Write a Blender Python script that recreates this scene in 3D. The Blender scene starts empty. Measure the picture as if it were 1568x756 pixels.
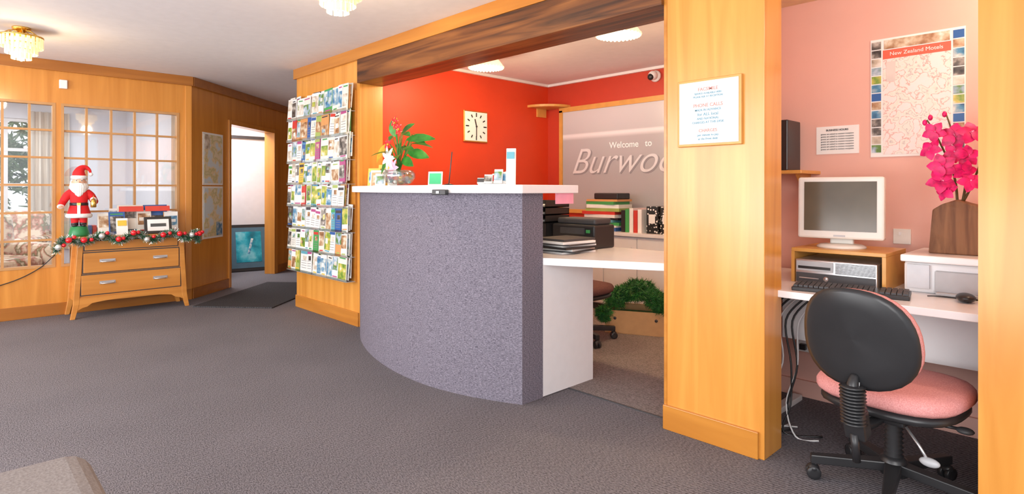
import bpy,bmesh,math,random
from mathutils import Vector,Matrix,Euler
random.seed(7)
R=random.random
def U(a,b): return a+(b-a)*random.random()
scene=bpy.context.scene
# ---------------------------------------------------------------- materials
def newmat(name):
    m=bpy.data.materials.new(name); m.use_nodes=True
    nt=m.node_tree; b=nt.nodes['Principled BSDF']
    return m,nt,b
def N(nt,t,**k):
    n=nt.nodes.new(t)
    for a,v in k.items(): setattr(n,a,v)
    return n
def coords(nt,scale=(1,1,1),rot=(0,0,0)):
    tc=N(nt,'ShaderNodeTexCoord'); mp=N(nt,'ShaderNodeMapping')
    mp.inputs['Scale'].default_value=scale; mp.inputs['Rotation'].default_value=rot
    nt.links.new(tc.outputs['Object'],mp.inputs['Vector']); return mp.outputs['Vector']
def ramp(nt,fac,stops,interp='LINEAR'):
    r=N(nt,'ShaderNodeValToRGB'); r.color_ramp.interpolation=interp
    el=r.color_ramp.elements
    while len(el)<len(stops): el.new(.5)
    for e,(p,c) in zip(el,stops): e.position=p; e.color=(*c,1)
    nt.links.new(fac,r.inputs['Fac']); return r.outputs['Color']
def bump(nt,b,h,strength,dist=.01):
    bp=N(nt,'ShaderNodeBump'); bp.inputs['Strength'].default_value=strength; bp.inputs['Distance'].default_value=dist
    nt.links.new(h,bp.inputs['Height']); nt.links.new(bp.outputs['Normal'],b.inputs['Normal'])
def P(name,col,rough=.5,metal=0,var=.06,scale=15,bmp=0,emit=0,ecol=None,coat=0,trans=0,alpha=1,spec=.5):
    m,nt,b=newmat(name)
    v=coords(nt); n=N(nt,'ShaderNodeTexNoise'); n.inputs['Scale'].default_value=scale; n.inputs['Detail'].default_value=3
    nt.links.new(v,n.inputs['Vector'])
    lo=tuple(max(0,c*(1-var)) for c in col); hi=tuple(min(1,c*(1+var)) for c in col)
    nt.links.new(ramp(nt,n.outputs['Fac'],[(.3,lo),(.7,hi)]),b.inputs['Base Color'])
    b.inputs['Roughness'].default_value=rough; b.inputs['Metallic'].default_value=metal
    b.inputs['Coat Weight'].default_value=coat; b.inputs['Transmission Weight'].default_value=trans
    b.inputs['Alpha'].default_value=alpha; b.inputs['Specular IOR Level'].default_value=spec
    if emit:
        b.inputs['Emission Color'].default_value=(*(ecol or col),1); b.inputs['Emission Strength'].default_value=emit
    if bmp: bump(nt,b,n.outputs['Fac'],bmp)
    return m
def wood(name,c1,c2,axis='z',rough=.28,coat=.3,fine=1.0,streak=None):
    m,nt,b=newmat(name)
    s={'z':(9*fine,9*fine,.55*fine),'x':(.55*fine,9*fine,9*fine),'y':(9*fine,.55*fine,9*fine)}[axis]
    v=coords(nt,s); n=N(nt,'ShaderNodeTexNoise'); n.inputs['Scale'].default_value=1.3; n.inputs['Detail'].default_value=6; n.inputs['Distortion'].default_value=.9
    nt.links.new(v,n.inputs['Vector'])
    mid=tuple((a+b_)/2 for a,b_ in zip(c1,c2))
    st=[(.25,c1),(.5,mid),(.75,c2)]
    if streak: st=[(.36,streak),(.48,c1),(.64,mid),(.80,c2)]
    nt.links.new(ramp(nt,n.outputs['Fac'],st),b.inputs['Base Color'])
    b.inputs['Roughness'].default_value=rough; b.inputs['Coat Weight'].default_value=coat; b.inputs['Coat Roughness'].default_value=.15
    bump(nt,b,n.outputs['Fac'],.04)
    return m
def carpet(name,c1,c2,big=.08):
    m,nt,b=newmat(name)
    v=coords(nt,(1,1,1),(0,0,math.radians(20)))
    w=N(nt,'ShaderNodeTexWave'); w.inputs['Scale'].default_value=30; w.inputs['Distortion'].default_value=1.0; w.inputs['Detail'].default_value=2; w.inputs['Detail Scale'].default_value=6
    nt.links.new(v,w.inputs['Vector'])
    v2=coords(nt,(90,230,90),(0,0,math.radians(20)))
    n=N(nt,'ShaderNodeTexNoise'); n.inputs['Scale'].default_value=1; n.inputs['Detail'].default_value=2
    nt.links.new(v2,n.inputs['Vector'])
    n2=N(nt,'ShaderNodeTexNoise'); n2.inputs['Scale'].default_value=1.6; nt.links.new(v,n2.inputs['Vector'])
    a=N(nt,'ShaderNodeMath',operation='MULTIPLY_ADD'); a.inputs[1].default_value=.20; nt.links.new(w.outputs['Fac'],a.inputs[0]); 
    m2=N(nt,'ShaderNodeMath',operation='MULTIPLY'); m2.inputs[1].default_value=.74; nt.links.new(n.outputs['Fac'],m2.inputs[0]); nt.links.new(m2.outputs[0],a.inputs[2])
    a2=N(nt,'ShaderNodeMath',operation='MULTIPLY_ADD'); a2.inputs[1].default_value=big; nt.links.new(n2.outputs['Fac'],a2.inputs[0]); nt.links.new(a.outputs[0],a2.inputs[2])
    nt.links.new(ramp(nt,a2.outputs[0],[(.33,c1),(.66,c2)]),b.inputs['Base Color'])
    b.inputs['Roughness'].default_value=.95; b.inputs['Specular IOR Level'].default_value=.12
    bump(nt,b,a.outputs[0],.5,.004)
    return m
def fabric(name,c1,c2,s=(60,60,240),rough=.95):
    m,nt,b=newmat(name); v=coords(nt,s)
    n=N(nt,'ShaderNodeTexNoise'); n.inputs['Scale'].default_value=1; n.inputs['Detail'].default_value=3; nt.links.new(v,n.inputs['Vector'])
    nt.links.new(ramp(nt,n.outputs['Fac'],[(.3,c1),(.7,c2)]),b.inputs['Base Color'])
    b.inputs['Roughness'].default_value=rough; b.inputs['Specular IOR Level'].default_value=.2
    bump(nt,b,n.outputs['Fac'],.3,.003); return m
def patt(name,stops,scale=14,kind='noise',detail=4,rough=.35,off=0):
    m,nt,b=newmat(name); v=coords(nt)
    if kind=='noise':
        n=N(nt,'ShaderNodeTexNoise',noise_dimensions='4D'); n.inputs['Scale'].default_value=scale; n.inputs['Detail'].default_value=detail; n.inputs['W'].default_value=off; o=n.outputs['Fac']
    else:
        n=N(nt,'ShaderNodeTexVoronoi'); n.inputs['Scale'].default_value=scale; o=n.outputs['Distance'] if kind=='vd' else n.outputs['Color']
    nt.links.new(v,n.inputs['Vector'])
    nt.links.new(ramp(nt,o,stops,'CONSTANT' if kind!='noise' else 'LINEAR'),b.inputs['Base Color'])
    b.inputs['Roughness'].default_value=rough; return m
def glassmat(name,refl=.08,tint=(1,1,1)):
    m=bpy.data.materials.new(name); m.use_nodes=True; nt=m.node_tree; nt.nodes.clear()
    o=N(nt,'ShaderNodeOutputMaterial'); mx=N(nt,'ShaderNodeMixShader'); t=N(nt,'ShaderNodeBsdfTransparent'); g=N(nt,'ShaderNodeBsdfGlossy')
    t.inputs[0].default_value=(*tint,1); g.inputs['Roughness'].default_value=.03; mx.inputs[0].default_value=refl
    nt.links.new(t.outputs[0],mx.inputs[1]); nt.links.new(g.outputs[0],mx.inputs[2]); nt.links.new(mx.outputs[0],o.inputs[0]); return m

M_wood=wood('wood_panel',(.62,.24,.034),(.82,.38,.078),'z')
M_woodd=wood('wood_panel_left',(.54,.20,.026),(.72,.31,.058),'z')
M_woodx=wood('wood_trim',(.46,.165,.022),(.64,.265,.042),'x')
M_woody=wood('wood_trim_y',(.30,.10,.015),(.44,.165,.028),'y')
M_beam=wood('beam_dark',(.13,.040,.009),(.34,.125,.028),'x',.4,.05,1.4,streak=(.045,.014,.004))
M_dres=wood('dresser_wood',(.52,.19,.03),(.70,.30,.062),'y',.35,.2)
M_mun=P('muntin_wood',(.52,.27,.10),.4)
M_carpet=carpet('carpet_grey',(.052,.049,.055),(.275,.258,.278))
M_carpet2=carpet('carpet_inner',(.11,.092,.088),(.38,.325,.305))
M_mat=carpet('mat_dark',(.02,.02,.022),(.10,.095,.10))
M_ceil=P('ceiling_paint',(.86,.84,.86),.8,var=.02)
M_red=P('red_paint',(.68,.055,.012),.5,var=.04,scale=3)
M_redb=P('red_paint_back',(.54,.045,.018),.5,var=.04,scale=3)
M_pink=P('pink_paint',(.80,.47,.39),.6,var=.03,scale=3)
M_white=P('white_paint',(.84,.84,.84),.4,var=.02)
M_wall=P('office_white',(.80,.82,.87),.7,var=.02)
M_lam=P('white_laminate',(.88,.87,.88),.25,var=.015)
M_clad=fabric('counter_fabric',(.085,.077,.102),(.29,.264,.318),(100,100,320))
M_black=P('black_plastic',(.022,.022,.024),.35)
M_dark=P('dark_grey',(.06,.06,.065),.5)
M_blkfab=fabric('black_fabric',(.012,.012,.014),(.035,.035,.04),(300,300,300))
M_pinkfab=fabric('pink_fabric',(.62,.24,.23),(.80,.38,.36),(250,250,250))
M_brnfab=fabric('brown_fabric',(.10,.045,.045),(.2,.10,.09),(250,250,250))
M_cream=P('cream_plastic',(.80,.77,.71),.4,var=.02)
M_screen=P('screen_dark',(.12,.10,.07),.15,var=.15,scale=4)
M_silver=P('silver',(.7,.7,.72),.3,.8)
M_grey=P('grey_plastic',(.48,.49,.51),.4)
M_gold=P('gold',(.80,.52,.14),.25,1)
M_glass=glassmat('pane_glass',.10)
M_bowl=glassmat('bowl_glass',.25,(.9,.95,.95))
M_crys=P('crystal',(1,.86,.55),.06,emit=.55,ecol=(1,.70,.28),coat=.8)
M_bulb=P('bulb',(1,.9,.7),.5,emit=10,ecol=(1,.8,.45))
M_core=P('chandelier_core',(1,.85,.55),.3,emit=2.0,ecol=(1,.78,.38))
M_shade=P('lamp_shade',(1,.93,.78),.35,emit=.75,ecol=(1,.84,.52))
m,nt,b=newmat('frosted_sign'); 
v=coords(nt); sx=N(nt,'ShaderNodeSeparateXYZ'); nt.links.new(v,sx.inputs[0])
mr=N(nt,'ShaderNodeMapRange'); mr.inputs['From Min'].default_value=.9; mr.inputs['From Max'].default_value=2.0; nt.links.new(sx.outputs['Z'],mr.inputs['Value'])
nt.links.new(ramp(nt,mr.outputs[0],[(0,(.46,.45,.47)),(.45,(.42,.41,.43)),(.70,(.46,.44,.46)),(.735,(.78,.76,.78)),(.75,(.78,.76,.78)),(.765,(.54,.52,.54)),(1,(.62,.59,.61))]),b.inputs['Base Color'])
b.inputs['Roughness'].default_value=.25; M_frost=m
M_redc=P('red_cloth',(.70,.014,.018),.8); M_fur=fabric('white_fur',(.75,.75,.75),(.95,.95,.95),(120,120,120))
M_skin=P('skin',(.78,.45,.32),.5); M_green=P('green_base',(.02,.22,.07),.4)
M_leaf=P('leaf',(.04,.22,.03),.35,var=.4,scale=20); M_leaf2=P('leaf_yellow',(.60,.38,.03),.35,var=.4)
M_fir=P('fir_green',(.02,.14,.035),.7,var=.5,scale=40); M_tins=P('tinsel',(.08,.2,.12),.3,.5,var=.5,scale=60)
M_tinsw=P('tinsel_silver',(.75,.80,.78),.2,.6)
M_redg=P('red_gloss',(.7,.01,.02),.15,coat=.5)
M_mag=P('orchid_magenta',(.72,.004,.14),.5,var=.35,scale=40); M_magd=P('orchid_throat',(.95,.45,.60),.5)
M_bark=wood('driftwood',(.12,.048,.022),(.28,.135,.06),'z',.7,0,3)
M_stem=P('stem',(.12,.09,.03),.6)
M_card=P('cardboard',(.62,.38,.18),.8)
M_sofa=fabric('grey_upholstery',(.21,.185,.18),(.31,.285,.27),(160,160,160))
M_frame=P('thin_frame_wood',(.66,.33,.08),.35)
M_paper=P('paper',(.90,.90,.88),.6,var=.02)
M_tred=P('text_red',(.75,.26,.22),.6); M_tblue=P('text_blue',(.16,.34,.44),.6); M_tblk=P('text_black',(.08,.08,.08),.6)
M_tgr=P('text_grey',(.25,.25,.25),.6)
M_sign=P('sign_letter',(.95,.95,.96),.4)
M_sign2=P('sign_letter_soft',(.72,.71,.73),.4)
M_signs=P('sign_letter_shadow',(.27,.26,.28),.4)
flor=patt('floral',[(0,(.80,.68,.5)),(.42,(.85,.74,.58)),(.5,(.50,.2,.13)),(.56,(.2,.2,.08)),(.62,(.85,.76,.6)),(1,(.8,.66,.45))],9)
SOL=[P('ink_%d'%i,c,.35,var=.05) for i,c in enumerate([(.86,.86,.84),(.82,.82,.80),(.80,.77,.70),(.60,.05,.04),(.03,.12,.38),(.06,.34,.10),(.80,.52,.06),(.12,.38,.48),(.05,.05,.06),(.36,.46,.13),(.66,.32,.12),(.44,.08,.24)])]
PH=[patt('photo_0',[(.3,(.02,.09,.03)),(.45,(.14,.28,.06)),(.55,(.32,.44,.55)),(.7,(.75,.82,.88))],17,off=1),
    patt('photo_1',[(.3,(.02,.07,.18)),(.45,(.08,.27,.46)),(.6,(.52,.60,.60)),(.7,(.90,.88,.82))],19,off=2),
    patt('photo_2',[(.3,(.12,.045,.02)),(.45,(.40,.21,.10)),(.6,(.68,.56,.40)),(.7,(.90,.88,.84))],18,off=3),
    patt('photo_3',[(.3,(.01,.01,.012)),(.48,(.12,.11,.10)),(.6,(.42,.39,.35)),(.7,(.82,.8,.77))],22,off=4),
    patt('photo_4',[(.3,(.32,.26,.19)),(.45,(.62,.55,.45)),(.6,(.84,.81,.76)),(.7,(.26,.32,.13))],15,off=5),
    patt('photo_5',[(.3,(.04,.12,.02)),(.45,(.20,.34,.05)),(.6,(.65,.56,.13)),(.7,(.85,.85,.72))],16,off=6)]
M_map1=patt('nz_map',[(0,(.60,.72,.76)),(.44,(.66,.76,.80)),(.50,(.82,.68,.42)),(.56,(.58,.56,.28)),(.62,(.8,.72,.52)),(1,(.6,.72,.76))],9,off=9,rough=.3)
M_map2=patt('road_map',[(0,(.80,.78,.80)),(.40,(.84,.80,.79)),(.46,(.88,.80,.76)),(.48,(.68,.36,.32)),(.50,(.90,.82,.78)),(.57,(.88,.78,.68)),(.585,(.50,.44,.46)),(.60,(.86,.80,.72)),(1,(.78,.78,.80))],19,detail=8,off=11)
M_teal=patt('teal_painting',[(.3,(.005,.05,.08)),(.45,(.01,.20,.28)),(.58,(.04,.38,.48)),(.7,(.25,.58,.65))],5,off=3,rough=.1)
# ---------------------------------------------------------------- mesh builder
class B:
    def __init__(s,name,M=None): s.name=name; s.bm=bmesh.new(); s.mats=[]; s.M=M or Matrix()
    def mi(s,m):
        if m not in s.mats: s.mats.append(m)
        return s.mats.index(m)
    def merge(s,t,mat,M=Matrix(),smooth=False):
        i=s.mi(mat)
        for f in t.faces: f.material_index=i; f.smooth=smooth
        t.transform(s.M@M); me=bpy.data.meshes.new('t'); t.to_mesh(me); t.free(); s.bm.from_mesh(me); bpy.data.meshes.remove(me)
    def box(s,c,size,mat,rot=(0,0,0),bev=0,seg=2):
        t=bmesh.new(); bmesh.ops.create_cube(t,size=1); bmesh.ops.scale(t,vec=size,verts=t.verts)
        if bev: bmesh.ops.bevel(t,geom=t.edges[:],offset=bev,segments=seg,affect='EDGES',profile=.5)
        s.merge(t,mat,Matrix.Translation(c)@Euler(rot).to_matrix().to_4x4(),smooth=False); return s
    def bb(s,x0,x1,y0,y1,z0,z1,mat,bev=0): return s.box(((x0+x1)/2,(y0+y1)/2,(z0+z1)/2),(abs(x1-x0),abs(y1-y0),abs(z1-z0)),mat,bev=bev)
    def prism(s,pts,vec,mat,bev=0,smooth=False):
        t=bmesh.new(); a=[t.verts.new(p) for p in pts]; q=[t.verts.new(Vector(p)+Vector(vec)) for p in pts]; n=len(a)
        t.faces.new(a); t.faces.new(q[::-1])
        for i in range(n): t.faces.new([a[i],q[i],q[(i+1)%n],a[(i+1)%n]])
        bmesh.ops.recalc_face_normals(t,faces=t.faces[:])
        if bev: bmesh.ops.bevel(t,geom=t.edges[:],offset=bev,segments=2,affect='EDGES',profile=.5)
        s.merge(t,mat,smooth=smooth); return s
    def sph(s,c,r,mat,rot=(0,0,0),seg=14):
        if not hasattr(r,'__len__'): r=(r,r,r)
        t=bmesh.new(); bmesh.ops.create_uvsphere(t,u_segments=seg,v_segments=max(6,seg*2//3),radius=1); bmesh.ops.scale(t,vec=r,verts=t.verts)
        s.merge(t,mat,Matrix.Translation(c)@Euler(rot).to_matrix().to_4x4(),smooth=True); return s
    def lathe(s,prof,c,mat,seg=24,rot=(0,0,0),smooth=True):
        t=bmesh.new(); rings=[]
        for r,z in prof: rings.append([t.verts.new((max(r,1e-4)*math.cos(2*math.pi*i/seg),max(r,1e-4)*math.sin(2*math.pi*i/seg),z)) for i in range(seg)])
        for a,b_ in zip(rings,rings[1:]):
            for i in range(seg): t.faces.new([a[i],a[(i+1)%seg],b_[(i+1)%seg],b_[i]])
        t.faces.new(rings[0][::-1]); t.faces.new(rings[-1])
        s.merge(t,mat,Matrix.Translation(c)@Euler(rot).to_matrix().to_4x4(),smooth=smooth); return s
    def tube(s,path,rad,mat,seg=8,sub=0):
        path=[Vector(p) for p in path]
        if sub:
            np_=[];nr=[]; n=len(path); rr=rad if hasattr(rad,'__len__') else [rad]*n
            for i in range(n-1):
                p0,p1,p2,p3=path[max(i-1,0)],path[i],path[i+1],path[min(i+2,n-1)]
                for k in range(sub):
                    u=k/sub
                    np_.append(.5*((2*p1)+(p2-p0)*u+(2*p0-5*p1+4*p2-p3)*u*u+(3*p1-p0-3*p2+p3)*u**3)); nr.append(rr[i]*(1-u)+rr[i+1]*u)
            np_.append(path[-1]); nr.append(rr[-1]); path=np_; rad=nr
        if not hasattr(rad,'__len__'): rad=[rad]*len(path)
        t=bmesh.new(); rings=[]; up=None
        for i,p in enumerate(path):
            d=(path[min(i+1,len(path)-1)]-path[max(i-1,0)]).normalized()
            if up is None: up=d.orthogonal().normalized()
            up=(up-d*up.dot(d)).normalized(); sd=d.cross(up)
            rings.append([t.verts.new(p+(up*math.cos(2*math.pi*k/seg)+sd*math.sin(2*math.pi*k/seg))*rad[i]) for k in range(seg)])
        for a,b_ in zip(rings,rings[1:]):
            for i in range(seg): t.faces.new([a[i],a[(i+1)%seg],b_[(i+1)%seg],b_[i]])
        t.faces.new(rings[0][::-1]); t.faces.new(rings[-1])
        s.merge(t,mat,smooth=True); return s
    def poly(s,faces,mat,smooth=False):
        t=bmesh.new()
        for f in faces: t.faces.new([t.verts.new(p) for p in f])
        s.merge(t,mat,smooth=smooth); return s
    def leaf(s,base,d,up,L,W,mat,bend=.2,n=5,fold=.15):
        base=Vector(base); d=Vector(d).normalized(); up=Vector(up); up=(up-d*up.dot(d)).normalized(); sd=d.cross(up)
        t=bmesh.new(); rows=[]
        for i in range(n+1):
            u=i/n; w=W*math.sin(math.pi*min(1,u*.92+.06))**.8*.5
            p=base+d*(L*u)-up*(bend*L*u*u); rows.append([t.verts.new(p-sd*w+up*fold*w),t.verts.new(p),t.verts.new(p+sd*w+up*fold*w)])
        for a,b_ in zip(rows,rows[1:]):
            for k in (0,1): t.faces.new([a[k],a[k+1],b_[k+1],b_[k]])
        s.merge(t,mat,smooth=True); return s
    def needles(s,pts,n,L,W,mat):
        fs=[]
        for _ in range(n):
            p=Vector(random.choice(pts)); d=Vector((R()-.5,R()-.5,R()-.5)).normalized(); sd=d.orthogonal().normalized()*W
            l=L*U(.6,1.1); fs.append([p-sd,p+sd,p+d*l+sd*.3,p+d*l-sd*.3])
        return s.poly(fs,mat)
    def done(s):
        me=bpy.data.meshes.new(s.name); s.bm.to_mesh(me); s.bm.free()
        for m in s.mats: me.materials.append(m)
        o=bpy.data.objects.new(s.name,me); scene.collection.objects.link(o); return o
def txt(body,loc,size,mat,parent,rot=(math.pi/2,0,0),shear=0,ext=.0008,align='CENTER',off=0,name='lettering'):
    c=bpy.data.curves.new(name,'FONT'); c.body=body; c.size=size; c.extrude=ext; c.shear=shear; c.align_x=align; c.align_y='CENTER'; c.offset=off
    c.materials.append(mat); o=bpy.data.objects.new(name,c); o.location=loc; o.rotation_euler=rot; scene.collection.objects.link(o); o.parent=parent; return o
def T(x,y,z=0,rz=0): return Matrix.Translation((x,y,z))@Matrix.Rotation(rz,4,'Z')
CZ=2.31
# ---------------------------------------------------------------- shell
B('floor').bb(-13,2.5,-3.5,6.5,-.1,0,M_carpet).done()
w=B('floor_reception'); w.bb(-4.48,-1.5,2.58,4.89,-.001,.004,M_carpet2); w.bb(-2.2,-1.518,2.57,2.58,0,.005,M_dark); w.done()
B('ceiling').bb(-10.2,2.5,-3.5,6.5,CZ,CZ+.1,M_ceil).done()
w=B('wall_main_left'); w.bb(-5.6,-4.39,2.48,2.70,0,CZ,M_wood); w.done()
w=B('beam_reception'); w.bb(-4.39,-1.518,2.455,2.70,2.02,2.215,M_beam,.004); w.done()
w=B('wall_main_header'); w.bb(-4.39,-1.518,2.48,2.70,2.215,CZ,M_wood); w.bb(-1.04,-.33,2.48,2.61,2.215,CZ,M_wood); w.done()
w=B('trim_crown_main'); w.bb(-5.62,-1.518,2.452,2.48,2.215,CZ,M_woodx,.003); w.done()
w=B('column'); w.bb(-1.518,-1.04,2.48,2.66,0,CZ,M_wood,.003); w.bb(-1.518,-1.503,2.477,2.48,.115,CZ,M_woodx); w.done()
B('wall_main_right').bb(-.33,2.5,2.48,2.61,0,CZ,M_wood).done()
w=B('baseboard_main'); w.bb(-5.6,-4.395,2.465,2.48,0,.115,M_woodx,.003); w.bb(-1.518,-1.062,2.465,2.48,0,.115,M_woodx,.003); w.bb(-.33,2.5,2.465,2.48,0,.115,M_woodx,.003); w.done()
# reception room
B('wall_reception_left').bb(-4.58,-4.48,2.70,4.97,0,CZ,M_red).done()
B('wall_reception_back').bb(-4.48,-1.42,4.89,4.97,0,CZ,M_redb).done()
w=B('wall_partition'); w.bb(-1.50,-1.42,2.66,4.89,0,CZ,M_pink); w.done()
w=B('trim_cove_reception'); w.bb(-4.48,-4.45,2.7,4.89,2.285,CZ,M_white); w.bb(-4.45,-1.5,4.86,4.89,2.285,CZ,M_white); w.done()
# alcove
B('wall_alcove_back').bb(-1.42,.6,3.42,3.5,0,CZ,M_pink).done()
B('wall_alcove_right').bb(.5,.6,2.61,3.42,0,CZ,M_pink).done()
B('ceiling_alcove').bb(-1.42,.5,2.66,3.42,2.17,2.30,P('alcove_ceiling',(.85,.66,.42),.6)).done()
B('baseboard_alcove').bb(-1.42,.5,3.40,3.42,0,.09,M_pink).done()
# left wall with windows
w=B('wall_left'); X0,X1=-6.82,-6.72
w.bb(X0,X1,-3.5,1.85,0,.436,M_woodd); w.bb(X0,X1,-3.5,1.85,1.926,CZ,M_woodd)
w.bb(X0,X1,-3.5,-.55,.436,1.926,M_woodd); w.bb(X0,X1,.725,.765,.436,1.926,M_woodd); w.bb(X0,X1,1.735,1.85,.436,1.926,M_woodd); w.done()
w=B('trim_crown_left'); w.bb(-6.72,-6.69,-3.5,1.86,2.215,CZ,M_woody,.003); w.done()
w=B('trim_corner_left'); w.bb(-6.72,-6.708,1.79,1.85,.11,2.215,M_woodd,.003); w.done()
w=B('baseboard_left'); w.bb(-6.72,-6.703,-3.5,1.85,0,.11,M_woody,.003); w.done()
def window(name,y0,y1,n):
    w=B(name); z0,z1=.436,1.926; f=.022
    for a,b_ in ((z0,z0+f),(z1-f,z1)): w.bb(-6.79,-6.715,y0,y1,a,b_,M_mun)
    for a,b_ in ((y0,y0+f),(y1-f,y1)): w.bb(-6.79,-6.715,a,b_,z0+f,z1-f,M_mun)
    for i in range(1,n):
        y=y0+(y1-y0)*i/n; w.bb(-6.775,-6.735,y-.009,y+.009,z0+f,z1-f,M_mun)
    for i in range(1,6):
        z=z0+(z1-z0)*i/6; w.bb(-6.777,-6.733,y0+f,y1-f,z-.009,z+.009,M_mun)
    w.bb(-6.757,-6.753,y0+f,y1-f,z0+f,z1-f,M_glass); return w.done()
window('window_1',-.55,.725,7); window('window_2',.765,1.735,5)
# angled wall
ang=math.atan2(.736,-.677); MA=T(-6.72,1.85,0,ang)
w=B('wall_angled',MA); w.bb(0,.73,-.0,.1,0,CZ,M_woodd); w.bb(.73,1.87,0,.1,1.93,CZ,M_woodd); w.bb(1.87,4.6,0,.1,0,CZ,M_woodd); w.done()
w=B('trim_crown_angled',MA); w.bb(0.0,4.4,-.03,0,2.215,CZ,M_woody,.003); w.done()
w=B('baseboard_angled',MA); w.bb(.01,.70,-.016,0,0,.11,M_woody,.003); w.bb(1.93,4.4,-.016,0,0,.11,M_woody,.003); w.done()
w=B('door_frame',MA)
w.bb(.70,.745,-.02,.12,0,1.95,M_woodd,.003); w.bb(1.83,1.93,-.02,.12,0,1.95,M_woodd,.003); w.bb(.745,1.83,-.02,.12,1.90,1.95,M_woodd,.003); w.done()
B('wall_corridor_right').bb(-5.6,-5.5,2.70,5.5,0,CZ,M_wood).done()
B('wall_corridor_end').bb(-10.2,-5.5,5.5,5.6,0,CZ,M_woodd).done()
# rooms beyond
B('wall_office').bb(-8.75,-8.65,1.95,3.92,0,CZ,M_wall).done()
B('wall_sunroom_right').bb(-10.1,-6.82,1.86,1.95,0,CZ,M_wall).done()
w=B('wall_sunroom_far')
w.bb(-9.9,-9.8,-3.5,1.86,0,.75,M_wall); w.bb(-9.9,-9.8,-3.5,1.86,2.05,CZ,M_wall); w.bb(-9.9,-9.8,1.0,1.86,.75,2.05,M_wall); w.bb(-9.9,-9.8,-3.5,-1.2,.75,2.05,M_wall); w.done()
w=B('window_3')
for i in range(6):
    y=-1.2+2.2*i/5; w.bb(-9.87,-9.83,y-.02,y+.02,.75,2.05,M_white)
for z in (.77,1.2,1.65,2.03): w.bb(-9.875,-9.825,-1.2,1.0,z-.02,z+.02,M_white)
w.done()
M_curt=fabric('curtain_cloth',(.60,.50,.40),(.80,.72,.60),(40,40,2))
w=B('curtain')
pts=[(-9.76+.03*math.sin(i*1.4),.80+.4*i/24,.35) for i in range(25)]; pts+=[(p[0]-.008,p[1],p[2]) for p in pts[::-1]]; w.prism(pts,(0,0,1.8),M_curt)
pts=[(-7.0-.28*i/20,1.83+.02*math.sin(i*1.4)-.02,.35) for i in range(21)]; pts+=[(p[0],p[1]+.008,p[2]) for p in pts[::-1]]; w.prism(pts,(0,0,1.65),M_curt); w.done()
B('ground_outside').bb(-40,-9.9,-15,12,-.12,-.02,P('grass',(.18,.28,.09),.9,var=.4,scale=5)).done()
w=B('garden_tree'); fol=P('foliage',(.18,.25,.13),.8,var=.6,scale=9); fol2=P('foliage_light',(.40,.44,.30),.8,var=.5,scale=9)
for k in range(6):
    y=-4+1.5*k; x=-17+U(-1,1); w.tube([(x,y,-.02),(x+.1,y+.05,1.0),(x,y,2.2)],[.12,.09,.05],M_stem)
    pts=[(x+random.gauss(0,.55),y+random.gauss(0,.55),1.7+random.gauss(0,.6)) for _ in range(200)]; w.needles(pts,700,.24,.04,fol); w.needles(pts,900,.22,.04,fol2)
w.done()
# ---------------------------------------------------------------- reception counter
def cat(pts,sub=8):
    out=[]; n=len(pts); V=[Vector(p) for p in pts]
    for i in range(n-1):
        p0,p1,p2,p3=V[max(i-1,0)],V[i],V[i+1],V[min(i+2,n-1)]
        for k in range(sub):
            u=k/sub; out.append(.5*((2*p1)+(p2-p0)*u+(2*p0-5*p1+4*p2-p3)*u*u+(3*p1-p0-3*p2+p3)*u**3))
    out.append(V[-1]); return out
fr=[(-4.385,2.485,0),(-4.0,2.27,0),(-3.6,2.12,0),(-3.2,2.035,0),(-2.83,2.02,0),(-2.5,2.08,0),(-2.2,2.2,0)]
F=cat(fr); Bk=[Vector((p.x,p.y+.16,0)) for p in F][::-1]; Bk[-1]=Vector((-4.385,2.69,0))
c=B('reception_counter')
c.prism(F+Bk,(0,0,1.12),M_clad)
fs=cat([(-4.44,2.445,1.12),(-4.0,2.20,1.12),(-3.6,2.06,1.12),(-3.2,1.975,1.12),(-2.83,1.96,1.12),(-2.5,2.01,1.12),(-2.13,2.13,1.12)])
c.prism(fs+[Vector((-2.13,2.58,1.12)),Vector((-4.385,2.79,1.12)),Vector((-4.385,2.47,1.12)),Vector((-4.44,2.47,1.12))],(0,0,.045),M_lam,.004)
c.prism([(-2.2,2.362,.725),(-1.53,2.67,.725),(-1.53,3.15,.725),(-4.45,3.15,.725),(-4.385,2.70,.725),(-3.3,2.25,.725),(-2.9,2.20,.725)],(0,0,.04),M_lam,.003)
c.bb(-2.225,-2.2,2.362,2.80,.0045,.725,M_lam); c.bb(-2.9,-2.225,2.775,2.80,.0045,.725,M_lam)
c.done()
d=B('counter_buzzer'); d.box((-2.60,1.962,1.125),(.10,.03,.03),M_black,(0,0,.18),.004); d.box((-2.60,1.945,1.125),(.02,.006,.012),M_silver,(0,0,.18)); d.done()
d=B('pink_paper_note'); d.box((-2.165,2.5,1.09),(.004,.15,.06),P('pink_paper',(.90,.38,.50),.6)); d.done()
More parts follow.
